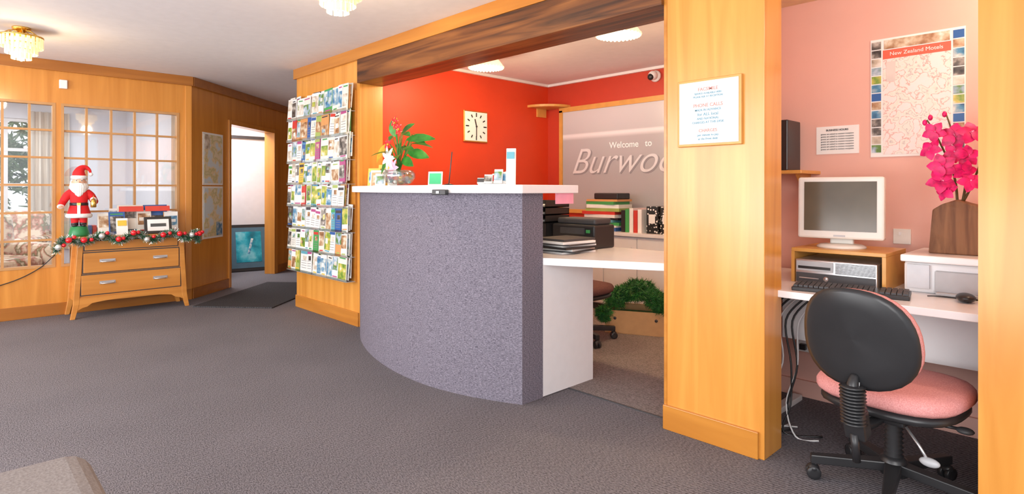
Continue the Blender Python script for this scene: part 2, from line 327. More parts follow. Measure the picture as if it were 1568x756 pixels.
# ---------------------------------------------------------------- back bench & sign
d=B('storage_bench'); d.bb(-4.47,-1.52,4.44,4.88,.07,.72,M_lam); d.bb(-4.47,-1.52,4.48,4.88,.004,.07,M_dark); d.bb(-4.47,-1.51,4.40,4.885,.72,.75,M_lam,.003)
for i in range(8):
    x=-4.46+i*.37; d.bb(x,x+.36,4.425,4.44,.08,.705,M_lam,.003); d.tube([(x+.31,4.42,.62),(x+.31,4.40,.61),(x+.31,4.40,.55),(x+.31,4.42,.54)],.004,M_silver)
d.done()
d=B('welcome_sign_panel'); x0,x1,z0,z1=-4.25,-1.6,.92,2.0
d.bb(x0,x1,4.865,4.885,z0,z1,M_frost)
for a in ((x0-.03,x0+.015,z0,z1),(x1-.015,x1+.03,z0,z1),(x0-.03,x1+.03,z1-.02,z1+.03),(x0-.03,x1+.03,z0-.03,z0+.01)): d.bb(a[0],a[1],4.85,4.888,a[2],a[3],M_frame)
d=d.done()
txt('Welcome   to',(-3.36,4.862,1.585),.088,M_sign,d,off=.0012)
txt('Burwood',(-4.125,4.861,1.425),.385,M_sign2,d,shear=.45,align='LEFT',off=-.003)
txt('Burwood',(-4.112,4.863,1.414),.385,M_signs,d,shear=.45,align='LEFT',off=0)
d=B('corner_shelf'); pts=[(-4.48,4.89,1.98)]+[(-4.48+.33*math.cos(a),4.89-.33*math.sin(a),1.98) for a in [math.pi/2*i/10 for i in range(11)]]
d.prism([Vector(p)+Vector((0,0,.052)) for p in pts],(0,0,.025),M_frame); d.bb(-4.48,-4.46,4.7,4.84,1.94,2.032,M_frame); d.done()
d=B('security_camera'); d.lathe([(.055,0),(.055,.02),(.045,.03)],(-3.08,4.89,2.22),M_white,rot=(math.pi/2,0,0)); d.sph((-3.08,4.83,2.22),.045,M_white); d.sph((-3.085,4.80,2.205),(.032,.025,.032),M_black); d.done()
# wall clock
d=B('wall_clock',T(-4.48,3.805,1.766,math.pi/2))
d.box((0,-.012,0),(.31,.024,.31),M_gold,bev=.004); d.box((0,-.026,0),(.285,.006,.285),M_paper)
for i in range(12):
    a=math.pi/6*i; d.box((.115*math.sin(a),-.030,.115*math.cos(a)),(.012,.003,.030 if i%3 else .040),M_black,(0,a,0))
for a,L,wd in ((-.28,.075,.012),(math.pi,.10,.009)): d.box((L/2*math.sin(a),-.033,L/2*math.cos(a)),(wd,.003,L),M_black,(0,a,0))
d.sph((0,-.034,0),.010,M_black); d.done()
# ceiling lamps
for x,y in ((-3.70,3.27),(-2.31,3.21)):
    d=B('ceiling_lamp'); d.lathe([(.045,0),(.045,-.012),(.022,-.022)],(x,y,CZ),M_gold)
    d.lathe([(.024,-.02),(.045,-.028),(.05,-.045),(.045,-.05)],(x,y,CZ),M_gold)
    d.lathe([(.045,-.045),(.075,-.06),(.11,-.088),(.137,-.122),(.145,-.145),(.140,-.15),(.132,-.143),(.10,-.10),(.05,-.065)],(x,y,CZ),M_shade,32)
    for i in range(32):
        a=2*math.pi*i/32; d.sph((x+.143*math.cos(a),y+.143*math.sin(a),CZ-.146),.011,M_shade,seg=6)
    d.sph((x,y,CZ-.11),.030,M_bulb); d.done()
def chand(x,y,s=1):
    d=B('crystal_chandelier'); d.lathe([(.055,0),(.055,-.012),(.03,-.022),(.015,-.05)],(x,y,CZ),M_gold); d.lathe([(.155*s,-.075),(.162*s,-.07),(.162*s,-.062),(.03,-.045)],(x,y,CZ),M_gold,32)
    for k in range(8):
        a=k*math.pi/4; d.tube([(x+.02*math.cos(a),y+.02*math.sin(a),CZ-.02),(x+.07*math.cos(a),y+.07*math.sin(a),CZ-.03),(x+.11*math.cos(a),y+.11*math.sin(a),CZ-.065)],.004,M_gold,6,3)
    for k,(r,z,h,n) in enumerate(((.155,-.11,.075,26),(.115,-.155,.075,20),(.07,-.195,.07,13))):
        for i in range(n):
            a=2*math.pi*i/n; d.box((x+r*s*math.cos(a),y+r*s*math.sin(a),CZ+z),(.007,.020,h),M_crys,(0,0,a),.002,1)
        d.lathe([((r-.006)*s,z+h/2),((r+.006)*s,z+h/2),((r+.006)*s,z+h/2+.004),((r-.006)*s,z+h/2+.004)],(x,y,CZ),M_gold,28)
    d.lathe([(.09*s,-.08),(.07*s,-.14),(.03*s,-.19),(.01,-.20)],(x,y,CZ),M_core,20); d.sph((x,y,CZ-.232),.012,M_crys); d.done()
chand(-5.52,.40,.80); chand(-2.90,1.51,.80)
# ---------------------------------------------------------------- brochure rack
def brochure(b,x,z,w,h,y,rot=0,tilt=-.06,M=None):
    base=random.choice(SOL) if R()<.3 else random.choice(SOL[:3]); ph=random.choice(PH)
    old=b.M; b.M=b.M@Matrix.Translation((x,y,z))@Matrix.Rotation(rot,4,'Y')@Matrix.Rotation(tilt,4,'X')
    b.box((0,0,h/2),(w,.006,h),base)
    k=R()
    if k<.8:
        hh=h*U(.4,.75); zc=U(hh/2+.01,h-hh/2-.01); b.box((0,-.0035,zc),(w*U(.8,1),.001,hh),ph)
        if R()<.5: b.box((U(-.2,.2)*w,-.0045,zc),(w*.4,.001,hh*.3),random.choice(PH+SOL[:2]))
        zt=h*.90 if zc<h/2 else h*.12; b.box((0,-.0035,zt),(w*U(.5,.8),.001,h*.05),random.choice(SOL[3:]))
    else:
        b.box((0,-.0035,h*.85),(w*.9,.001,h*.12),random.choice(SOL[3:]))
        for q in range(4): b.box((0,-.0035,h*(.2+.1*q)),(w*.7,.001,h*.02),M_tgr)
        b.box((w*.1,-.004,h*.62),(w*.5,.001,h*.18),ph)
    b.M=old
d=B('brochure_rack'); d.bb(-5.60,-4.43,2.462,2.479,.37,1.97,M_woodx)
for r in range(8):
    z=.375+r*.203; d.bb(-5.60,-4.43,2.380,2.462,z-.003,z,M_grey); d.bb(-5.60,-4.43,2.376,2.379,z,z+.02,M_bowl)
    x=-5.60
    while x<-4.50:
        w_=random.choice((.1,.1,.105,.15,.075)); 
        if x+w_>-4.42: w_=-4.425-x
        for k in range(3): brochure(d,x+w_/2+U(-.01,.01),z+.002+k*.012,w_*.98,U(.18,.225)-k*.003,2.388+.020*k,U(-.06,.06),-.05)
        x+=w_
d.done()
# ---------------------------------------------------------------- framed notice
d=B('framed_notice'); d.bb(-1.437,-1.131,2.462,2.48,1.336,1.64,M_frame,.003); d.bb(-1.425,-1.143,2.459,2.463,1.348,1.628,M_paper); d=d.done()
z=1.606
for s_,sz,mt in (('FACSIMILE',.021,M_tred),('SERVICE AVAILABLE HERE',.0115,M_tblue),('PLEASE ASK AT RECEPTION',.0115,M_tblue),('',.016,M_tblue),('PHONE CALLS',.022,M_tred),('MADE IN ADVANCE',.014,M_tblue),('for ALL local',.019,M_tblue),('AND NATIONAL',.014,M_tblue),('CHARGES AT THIS DESK',.014,M_tblue),('',.014,M_tblue),('CHARGES',.020,M_tred),('per minute to pay',.014,M_tblue),('at the front desk',.014,M_tblue)):
    z-=sz*.55+.003
    if s_: txt(s_,(-1.284,2.4585,z),sz,mt,d,off=.0002)
    z-=sz*.45
# ---------------------------------------------------------------- alcove wall items
d=B('wall_map'); x0,x1,z0,z1=-.89,-.50,1.305,1.902
d.bb(x0,x1,3.416,3.42,z0,z1,M_paper); d.bb(x0+.055,x1-.055,3.4145,3.416,z0+.012,z1-.10,M_map2); d.bb(x0+.055,x1-.055,3.414,3.416,z1-.105,z1-.06,P('map_header',(.80,.13,.07),.4)); d.bb(x0+.06,x1-.06,3.414,3.416,z1-.055,z1-.01,PH[2])
d.bb(x0+.07,x0+.11,3.4135,3.4145,z1-.22,z1-.12,P('map_inset',(.74,.66,.62),.5)); 
n=13
for i in range(n):
    zz=z0+.02+(z1-z0-.03)*(i+.5)/n
    for xx in (x0+.026,x1-.026): d.box((xx,3.415,zz),(.042,.002,.038),(PH+[SOL[4],PH[1],PH[3]])[(i*4+(xx>-.7)*3)%9])
d=d.done(); txt('New Zealand Motels',(-.695,3.4135,1.8195),.026,M_paper,d)
d=B('wall_notice'); d.bb(-1.151,-.944,3.417,3.42,1.33,1.478,M_paper); d=d.done()
txt('BUSINESS HOURS',(-1.048,3.4162,1.457),.014,M_tblk,d,off=.0003)
for i in range(7): txt('guests are asked to contact reception',(-1.048,3.4162,1.437-.0135*i),.0105,M_tblk,d)
d=B('power_outlet'); d.bb(-.79,-.715,3.41,3.42,.87,.945,M_cream,.002); d.bb(-.765,-.755,3.406,3.41,.915,.93,M_white); d.done()
d=B('wall_shelf'); d.bb(-1.42,-1.13,3.14,3.42,1.222,1.24,M_frame,.003); d.prism([(-1.2,3.42,1.222),(-1.2,3.42,1.08),(-1.2,3.38,1.10),(-1.2,3.25,1.222)],(.02,0,0),M_frame); d.done()
d=B('speaker'); d.bb(-1.39,-1.22,3.2,3.38,1.24,1.51,M_black,.006); d.lathe([(.05,0),(.045,.004),(.02,-.004)],(-1.305,3.2,1.33),M_dark,rot=(math.pi/2,0,0)); d.lathe([(.022,0),(.02,.004),(.01,0)],(-1.305,3.2,1.44),M_dark,rot=(math.pi/2,0,0)); d.done()
d=B('computer_desk'); d.bb(-1.36,.45,2.62,3.40,.67,.70,M_lam,.003)
for x in (-1.22,-.02): 
    d.bb(x-.02,x+.02,3.0,3.04,.03,.67,M_white); d.bb(x-.025,x+.025,2.68,3.34,0,.03,M_white,.005); d.bb(x-.02,x+.02,2.68,3.34,.64,.67,M_white)
d.bb(-1.18,.4,3.03,3.045,.40,.66,M_lam); d.done()
d=B('monitor_riser'); d.bb(-1.10,-.705,2.93,3.27,.845,.862,M_frame,.002); d.bb(-1.10,-1.085,2.93,3.27,.70,.845,M_frame); d.bb(-.72,-.705,2.93,3.27,.70,.845,M_frame); d.bb(-1.085,-.72,3.255,3.27,.70,.845,M_frame); d.done()
d=B('desktop_computer'); d.bb(-1.075,-.735,2.915,3.245,.70,.812,M_silver,.004); d.bb(-1.07,-.91,2.909,2.915,.76,.805,M_grey,.002); d.bb(-1.06,-.92,2.906,2.91,.77,.782,M_black)
d.bb(-1.07,-.74,2.909,2.915,.707,.75,M_dark)
for i in range(9): d.bb(-.90,-.74,2.909,2.914,.757+i*.0055,.7595+i*.0055,M_dark)
d.lathe([(.011,0),(.011,.006)],(-.94,2.914,.728),M_silver,rot=(math.pi/2,0,0)); d.bb(-1.055,-.97,2.905,2.91,.725,.729,M_silver); d.done()
d=B('computer_monitor',T(-.93,3.08,.862,.12)); d.lathe([(.105,0),(.105,.008),(.09,.016),(.03,.02)],(0,.02,0),M_cream,32); d.box((0,.04,.05),(.10,.035,.09),M_cream,bev=.008)
d.box((0,0,.19),(.365,.05,.295),M_cream,(-.03,0,0),.010); d.box((0,.035,.185),(.28,.05,.20),M_cream,(-.03,0,0),.015); d.box((0,-.0265,.198),(.305,.004,.235),M_screen,(-.03,0,0)); d.box((0,-.027,.058),(.05,.004,.008),M_grey,(-.03,0,0)); d.done()
d=B('keyboard',T(-.80,2.77,.70,.17)); d.box((0,0,.011),(.43,.145,.018),M_black,(.04,0,0),.004)
for r in range(5):
    for k in range(21):
        if k in (15,): continue
        d.box((-.20+k*.0200,-.052+r*.0235,.022+r*.001),(.0165,.019,.008),M_dark,(.04,0,0))
d.done()
d=B('computer_mouse'); d.sph((-.42,2.87,.718),(.032,.052,.018),M_black,(0,0,.3)); d.tube([(-.42,2.915,.712),(-.44,2.92,.704),(-.48,2.92,.704),(-.53,2.915,.704),(-.55,2.90,.704)],.0025,M_black,6,4); d.done()
d=B('printer'); d.bb(-.655,-.16,3.0,3.38,.70,.83,M_lam,.012); d.bb(-.66,-.155,2.96,3.385,.832,.862,M_lam,.006); d.bb(-.54,-.22,2.975,3.0,.712,.80,M_grey,.004); d.bb(-.53,-.23,2.935,2.985,.705,.715,M_grey,.002); d.bb(-.64,-.56,2.985,3.0,.72,.82,P('printer_grey',(.62,.64,.68),.35)); d.done()
d=B('orchid_vase'); 
pr=[(-.10,-.062,0),(-.09,-.072,.1),(-.085,-.065,.19),(-.05,-.07,.215),(0,-.07,.235),(.03,-.07,.222),(.07,-.065,.21),(.092,-.06,.18),(.095,-.07,.08),(.10,-.062,0)]
d.prism([(x-.485,y+3.16,z+.862) for x,y,z in pr],(0,.13,0),M_bark,.006)
stems=[[(-.49,3.16,1.05),(-.50,3.14,1.2),(-.55,3.10,1.36),(-.58,3.05,1.44)],[(-.48,3.16,1.05),(-.46,3.15,1.2),(-.49,3.12,1.34),(-.52,3.1,1.46)],[(-.49,3.17,1.05),(-.44,3.15,1.16),(-.40,3.13,1.3),(-.42,3.1,1.38)]]
for s_ in stems: d.tube(s_,[.006,.005,.004,.003],M_stem,6,5)
def bloom(c,n,s_):
    n=Vector(n).normalized(); u=n.orthogonal().normalized(); v=n.cross(u); a0=U(0,6)
    for k in range(5):
        a=a0+k*2*math.pi/5; dd=u*math.cos(a)+v*math.sin(a); d.leaf(Vector(c)+n*.003*k,dd+n*.35,n,s_,s_*.9,M_mag,.45,4,.15)
    for k in range(3):
        a=a0+.6+k*2.1; d.leaf(Vector(c),n+ (u*math.cos(a)+v*math.sin(a))*.5,u,s_*.35,s_*.25,M_magd,.1,3)
for x,y,z in [(-.545,3.05,1.385),(-.485,3.05,1.365),(-.43,3.05,1.37),(-.56,3.04,1.31),(-.49,3.04,1.295),(-.44,3.05,1.28),(-.52,3.04,1.24),(-.45,3.04,1.22),(-.525,3.05,1.175),(-.44,3.05,1.17),(-.50,3.05,1.13)]:
    bloom((x+U(-.008,.008),y+U(-.03,.03),z),(U(-.5,.6),-1,U(-.4,.5)),U(.040,.052))
for x,z in ((-.59,1.43),(-.57,1.45),(-.52,1.46)): d.sph((x,3.06,z),(.009,.009,.013),M_mag)
d.done()
d=B('power_cables')
for i in range(7):
    x=-1.26+i*.03; d.tube([(x+.08,3.01-.01*(i%2),.62),(x,2.97,.5),(x+U(-.05,.05),2.93,.3),(x+U(-.06,.06),2.9,.12),(x+U(-.06,.1),U(2.78,2.9),.006),(x+U(0,.2),U(2.75,2.95),.006)],.005 if i%3 else .004,M_black if i%3 else M_white,6,6)
d.done()
d=B('power_strip'); d.box((-1.12,3.33,.30),(.2,.03,.06),M_white,bev=.005)
for i in range(3): d.box((-1.18+.06*i,3.305,.30),(.03,.03,.03),M_white if i else M_black)
d.bb(-1.13,-1.11,3.345,3.42,.28,.31,M_white); d.done()
# ---------------------------------------------------------------- office chairs
def office_chair(x,y,rz,seatm,z0=0,name='office_chair'):
    d=B(name,T(x,y,z0,rz))
    for k in range(5):
        a=math.radians(213+72*k); cx,cy=math.cos(a),math.sin(a)
        d.prism([(0.02*cx-.028*cy*-1,0.02*cy-.028*cx,.075),(.285*cx+.016*cy,.285*cy-.016*cx,.06),(.285*cx-.016*cy,.285*cy+.016*cx,.06),(.02*cx-.028*cy,.02*cy+.028*cx,.075)],(0,0,.035),M_black,.004)
        d.tube([(.27*cx,.27*cy,.08),(.27*cx,.27*cy,.05)],.008,M_silver)
        for s_ in (-1,1):
            d.lathe([(.012,-.009),(.024,-.009),(.026,-.006),(.026,.006),(.024,.009),(.012,.009)],(.275*cx-s_*.014*cy,.275*cy+s_*.014*cx,.026),M_black,14,rot=(0,math.pi/2,a+math.pi/2))
        d.sph((.275*cx,.275*cy,.042),(.022,.026,.018),M_black,(0,0,a))
    d.lathe([(.045,.06),(.045,.12),(.03,.13)],(0,0,0),M_black)
    d.lathe([(.03,.12)]+[(.026+.008*(i%2),.125+i*.0085) for i in range(19)]+[(.02,.29)],(0,0,0),M_black,16)
    d.box((0,-.03,.305),(.16,.22,.035),M_black,bev=.008)
    d.tube([(.07,0,.30),(.16,.02,.285),(.20,.03,.285)],.006,M_black); d.sph((.215,.03,.283),(.028,.022,.012),M_dark)
    d.tube([(.05,-.08,.30),(.12,-.12,.24),(.15,-.13,.20)],.005,M_silver); d.sph((.155,-.13,.195),(.032,.016,.016),M_grey)
    def pad(c,hx,hy,hz,e=3.0,n=32):
        t=bmesh.new(); rings=[]
        for j,(sc,z) in enumerate([(0.0,-1),(.7,-1),(.93,-.85),(1,-.4),(1,.25),(.95,.7),(.8,.93),(.45,1.02),(0.0,1.05)]):
            ring=[]
            for i in range(n):
                a=2*math.pi*i/n; ca,sa=math.cos(a),math.sin(a); r=(abs(ca)**e+abs(sa)**e)**(-1/e)
                ring.append(t.verts.new((c[0]+hx*r*ca*max(sc,.001),c[1]+hy*r*sa*max(sc,.001),c[2]+hz*z)))
            rings.append(ring)
        for a,b_ in zip(rings,rings[1:]):
            for i in range(n): t.faces.new([a[i],a[(i+1)%n],b_[(i+1)%n],b_[i]])
        return t
    d.merge(pad((0,.0,.345),.225,.225,.022),M_black,smooth=True)
    d.merge(pad((0,.0,.395),.24,.24,.036),seatm,smooth=True)
    def back(off,hx,hz,th,mat,zc=.63,y0=-.36):
        t=bmesh.new(); n=36; rings=[]
        for sc,yy in [(0,-1),(.6,-1),(.9,-.8),(1,-.2),(1,.3),(.92,.8),(.6,1.05),(0,1.1)]:
            ring=[]
            for i in range(n):
                a=2*math.pi*i/n; ca,sa=math.cos(a),math.sin(a); e=2.4; r=(abs(ca)**e+abs(sa)**e)**(-1/e)
                X=hx*r*ca*max(sc,.001)*(1-.06*sa); Z=hz*r*sa*max(sc,.001)
                Y=y0+off+th*yy+X*X*1.3-.06*(Z/.18)*.5
                ring.append(t.verts.new((X,Y,zc+Z)))
            rings.append(ring)
        for a,b_ in zip(rings,rings[1:]):
            for i in range(n): t.faces.new([a[i],b_[i],b_[(i+1)%n],a[(i+1)%n]])
        d.merge(t,mat,smooth=True)
    back(0,.186,.176,.012,M_black,.628); back(.040,.182,.170,.030,seatm,.628)
    d.box((0,-.352,.475),(.035,.004,.012),M_white)
    d.tube([(0,-.345,.50),(0,-.365,.46),(0,-.35,.38),(0,-.28,.31),(0,-.1,.30)],[.014,.02,.022,.02,.018],M_black,10,4)
    for i in range(12): d.lathe([(.030,-.005),(.042,0),(.030,.005)],(0,-.365+.0012*i,.465-i*.0115),M_black,14)
    d.box((.0,-.33,.33),(.07,.06,.10),M_black,(.3,0,0),.01)
    d.tube([(0,-.35,.30),(0,-.33,.20)],.014,M_black); 
    return d.done()
office_chair(-.60,2.60,math.radians(-6),M_pinkfab)
office_chair(-2.86,3.46,math.radians(-90),M_brnfab,.004)
# ---------------------------------------------------------------- dresser
d=B('chest_of_drawers'); XF=-6.36
d.bb(-6.70,-6.325,.835,1.685,.697,.72,M_dres,.004)
d.prism([(XF-.012,.875,.697),(XF-.012,1.645,.697),(XF-.012,1.69,.14),(XF-.012,.83,.14)],(-.31,0,0),M_dres)
for s_,yt,yb in ((-1,.862,.80),(1,1.658,1.72)):
    for xx in (XF,-6.67): d.prism([(xx,yt-.018,.697),(xx,yt+.022,.697),(xx,yb+.03*(-s_)+.022,.12),(xx,yb+(.022 if s_<0 else .012),0),(xx,yb-(.012 if s_<0 else .022),0),(xx,yb+.03*(-s_)-.022,.12)],(-.035,0,0),M_dres,.003)
ap=[(XF-.002,.84,.185),(XF-.002,1.68,.185)]
for i in range(25):
    u=i/24; y=1.68-.84*u; z=.075+.055*math.sin(math.pi*u)**.5+(.02 if .12<u<.88 else 0); ap.append((XF-.002,y,z))
d.prism(ap,(-.018,0,0),M_dres)
for z0,z1,yy in ((.60,.68,.03),(.40,.575,.02),(.205,.38,.005)):
    a0=.862+yy; a1=1.658-yy
    d.bb(XF-.014,XF-.009,a0-.008,a1+.008,z0-.008,z1+.008,M_dark); d.bb(XF-.012,XF+.002,a0,a1,z0,z1,M_dres,.003)
    if z0<.6:
        for y in (1.06,1.48):
            zc=(z0+z1)/2+.01; d.tube([(XF,y-.05,zc),(XF+.018,y-.045,zc-.004),(XF+.02,y+.045,zc-.004),(XF,y+.05,zc)],.006,M_silver); d.box((XF+.003,y,zc+.004),(.004,.12,.026),M_silver)
d.done()
d=B('christmas_garland'); gp=cat([(-6.29,.68,.62),(-6.28,.74,.71),(-6.27,.87,.68),(-6.28,1.0,.735),(-6.26,1.13,.68),(-6.27,1.26,.735),(-6.26,1.40,.67),(-6.27,1.55,.73),(-6.27,1.68,.67),(-6.29,1.77,.72),(-6.31,1.79,.64)],10)
d.tube(gp,.006,M_fir,6); d.needles(gp,2600,.048,.0026,M_tins); d.needles(gp,1800,.052,.0024,M_tinsw); d.needles(gp,1500,.048,.0026,M_fir)
for i,p in enumerate(gp[3::9]): d.sph(p+Vector((.04,U(-.02,.02),U(-.015,.02))),.025,M_redg if i%3 else M_tinsw,seg=12); d.sph(p+Vector((.035,.04,.02)),.017,M_redg,seg=10)
d.done()
# santa
d=B('santa_claus_figurine',T(-6.52,.872,.72,math.radians(82)))
d.lathe([(.075,0),(.08,.015),(.072,.05),(.062,.085),(.055,.09)],(0,0,0),M_green)
for s_ in (-1,1):
    d.tube([(s_*.028,0,.20),(s_*.03,.0,.14),(s_*.03,0,.11)],[.034,.030,.027],M_redc,12,3); d.tube([(s_*.03,0,.13),(s_*.03,0,.095)],[.029,.027],M_black,12); d.sph((s_*.032,-.02,.098),(.022,.04,.016),M_black)
d.lathe([(.075,.17),(.092,.175),(.088,.20),(.072,.26),(.062,.30),(.07,.35),(.072,.39),(.05,.425),(.026,.44)],(0,0,0),M_redc,24)
d.lathe([(.09,.166),(.1,.178),(.098,.197),(.086,.205)],(0,0,0),M_fur,24); d.lathe([(.066,.275),(.070,.278),(.069,.30),(.065,.303)],(0,0,0),M_black,24); d.box((0,-.069,.289),(.03,.01,.026),M_gold,bev=.003)
d.box((0,-.082,.235),(.024,.014,.09),M_fur,(-.16,0,0),.004)
for s_,hx,hy,hz in ((-1,-.13,-.06,.27),(1,.105,-.085,.33)):
    el=(s_*.115,-.0,.31); d.tube([(s_*.05,0,.40),(s_*.085,-.002,.365),el,(hx,hy,hz)],[.032,.034,.029,.023],M_redc,12,4)
    d.sph((hx,hy,hz),(.027,.027,.022),M_fur)
    px,py,pz=hx,hy-.025,hz; d.sph((px,py,pz),(.015,.018,.012),M_skin)
    for q in range(4): d.tube([(px-.012+.008*q,py-.008,pz),(px-.012+.008*q,py-.028+.003*abs(q-1.5),pz-.003),(px-.012+.008*q,py-.03,pz-.014)],[.0045,.004,.003],M_skin,6)
    d.tube([(px-s_*.012,py,pz),(px-s_*.024,py-.012,pz+.004)],[.005,.004],M_skin,6)
d.lathe([(.018,-.04),(.022,-.035),(.022,.02),(.006,.04)],(.105,-.135,.30),M_gold,10); d.tube([(.105,-.135,.34),(.105,-.13,.37)],.003,M_gold)
d.sph((0,-.005,.485),(.048,.05,.058),M_skin,seg=18); d.sph((0,-.056,.485),(.010,.012,.010),M_skin)
for s_ in (-1,1):
    d.sph((s_*.019,-.046,.50),(.0075,.006,.0075),M_white); d.sph((s_*.019,-.051,.50),(.0038,.003,.0045),M_black); d.box((s_*.02,-.05,.514),(.02,.008,.006),M_fur,(0,s_*.2,0),.002); d.sph((s_*.049,0,.485),(.008,.012,.015),M_skin)
    d.tube([(0,-.058,.472),(s_*.02,-.06,.468),(s_*.038,-.052,.46)],[.009,.009,.004],M_fur,8,3)
d.sph((0,-.052,.458),(.014,.006,.005),M_redc)
for q in range(26):
    a=-1.45+2.9*(q%13)/12; l=.10*math.cos(a*.7)+.02; r=.05 if q<13 else .042
    x0=r*math.sin(a); y0=-r*math.cos(a)-.002; d.tube([(x0,y0,.472),(x0*1.15,y0*1.25,.44),(x0*.8,y0*1.35,.472-l*.8),(x0*.4,y0*1.2,.472-l)],[.012,.016,.012,.003],M_fur,7,3)
for q in range(12):
    a=math.pi*(.1+.8*q/11); d.tube([(.05*math.cos(a),.05*math.sin(a),.51),(.058*math.cos(a),.058*math.sin(a),.46),(.05*math.cos(a),.05*math.sin(a),.43)],[.012,.014,.006],M_fur,7,2)
d.lathe([(.052,.513),(.062,.52),(.062,.538),(.052,.546)],(0,0,0),M_fur,20)
d.tube([(0,0,.535),(0,0,.57),(.015,.01,.605),(.045,.015,.62),(.075,.01,.60),(.085,.005,.57)],[.054,.046,.033,.022,.013,.008],M_redc,14,3); d.sph((.087,.004,.558),.017,M_fur)
d.done()
d=B('brochure_display')
def card(y,x,z,w_,h_,rz=0,tilt=-.15,base=None):
    d.M=Matrix.Translation((x,y,z))@Matrix.Rotation(math.pi/2+rz,4,'Z')
    brochure(d,0,0,w_,h_,0,0,tilt)
for y,x,w_,h_ in ((1.065,-6.50,.11,.20),(1.16,-6.5,.13,.21),(1.28,-6.58,.21,.27),(1.50,-6.58,.22,.27),(1.19,-6.60,.15,.24),(1.62,-6.55,.12,.2),(1.39,-6.55,.12,.22)):
    for k in range(2): card(y,x-.012*k,.722,w_,h_,U(-.12,.12))
    d.M=Matrix(); d.box((x+.01,y,.735),(.07,w_*.9,.028),M_bowl)
d.M=Matrix()
for y,w_ in ((1.28,.2),(1.50,.21)): d.box((-6.545,y,.955),(.004,w_,.05),P('red_header',(.7,.06,.04),.4),(0,-.15,0))
d.done()
d=B('photo_frame'); d.box((-6.40,1.47,.80),(.015,.23,.16),M_black,(0,-.2,0),.003); d.box((-6.391,1.47,.802),(.004,.18,.11),M_paper,(0,-.2,0)); d.box((-6.387,1.47,.802),(.002,.13,.03),M_tblk,(0,-.2,0)); d.box((-6.43,1.47,.755),(.07,.03,.006),M_black,(0,.9,0)); d.done()
d=B('card_stand'); d.box((-6.41,1.18,.80),(.005,.09,.15),M_paper,(0,-.2,0)); d.box((-6.406,1.18,.83),(.002,.07,.05),SOL[6],(0,-.2,0)); d.box((-6.41,1.18,.726),(.07,.09,.01),M_paper); d.done()
for z0,nm,a_ in ((1.19,'b',(.215,.32,1.58,1.74)),(.605,'c',(.45,.565,.63,.78))):
    d=B('wall_poster',MA); d.bb(.195,.585,-.005,0,z0,z0+.57,M_paper); d.bb(.215,.565,-.007,-.005,z0+.02,z0+.55,M_map1); d.bb(a_[0],a_[1],-.0085,-.007,a_[2],a_[3],PH[4 if nm=='b' else 1]); d.done()
d=B('motion_sensor'); d.bb(-6.72,-6.69,.75,.81,2.06,2.14,M_white,.006); d.done()
d=B('wall_cable'); d.tube([(-6.712,-.2,.30),(-6.71,.1,.27),(-6.708,.40,.33),(-6.708,.60,.43),(-6.708,.72,.55)],.004,M_black,6,6); d.done()
d=B('framed_painting',T(-8.43,3.06,.003,math.radians(80))@Matrix.Rotation(math.radians(-14),4,'X'))
d.box((0,0,.33),(.54,.025,.66),M_black,bev=.005); d.box((0,-.014,.33),(.45,.004,.57),P('mat_board',(.07,.14,.19),.3)); d.box((0,-.017,.34),(.33,.004,.43),M_teal); d.box((.02,-.020,.35),(.03,.002,.22),PH[1],(0,.25,0)); d.done()
d=B('door_mat',T(-6.45,2.55,0,math.radians(132))); d.box((0,0,.006),(1.5,.80,.012),M_mat,bev=.003); d.done()
d=B('blind_rail'); d.bb(-8.65,-8.62,2.2,3.8,1.86,1.90,M_dark); d.done()
d=B('folding_chair',T(-8.10,2.44,0,math.radians(60)))
for s_ in (-.2,.2):
    d.tube([(s_,-.2,0),(s_,.18,.45),(s_,.22,.85)],.012,M_black,8,4); d.tube([(s_,.2,0),(s_,-.15,.44)],.012,M_black)
d.box((0,0,.45),(.4,.38,.03),M_blkfab,bev=.01); d.box((0,.205,.73),(.4,.03,.22),M_blkfab,bev=.01); d.done()
def armchair(x,y,rz):
    d=B('floral_armchair',T(x,y,0,rz))
    d.box((0,0,.24),(.72,.72,.28),flor,bev=.04); d.box((0,-.03,.42),(.5,.6,.14),flor,bev=.05,seg=3)
    for s_ in (-1,1): d.box((s_*.34,-.03,.40),(.15,.72,.42),flor,bev=.06,seg=3)
    d.box((0,.32,.60),(.66,.18,.58),flor,(-.15,0,0),.07,3)
    for sx_ in (-.3,.3):
        for sy in (-.3,.3): d.tube([(sx_,sy,.12),(sx_,sy,0)],[.025,.018],M_bark)
    d.done()
armchair(-7.50,.34,math.radians(115)); armchair(-8.75,.45,math.radians(60))
d=B('side_table'); d.bb(-8.2,-7.75,1.0,1.4,.50,.53,M_woodd,.005)
for x in (-8.17,-7.78):
    for y in (1.03,1.37): d.bb(x-.02,x+.02,y-.02,y+.02,0,.5,M_woodd)
d.done()
d=B('book_stack')
for i in range(6):
    h_=U(.17,.22); d.box((-7.95,1.06+.045*i,.53+h_/2),(.15,.035,h_),random.choice(SOL[3:]))
d.done()
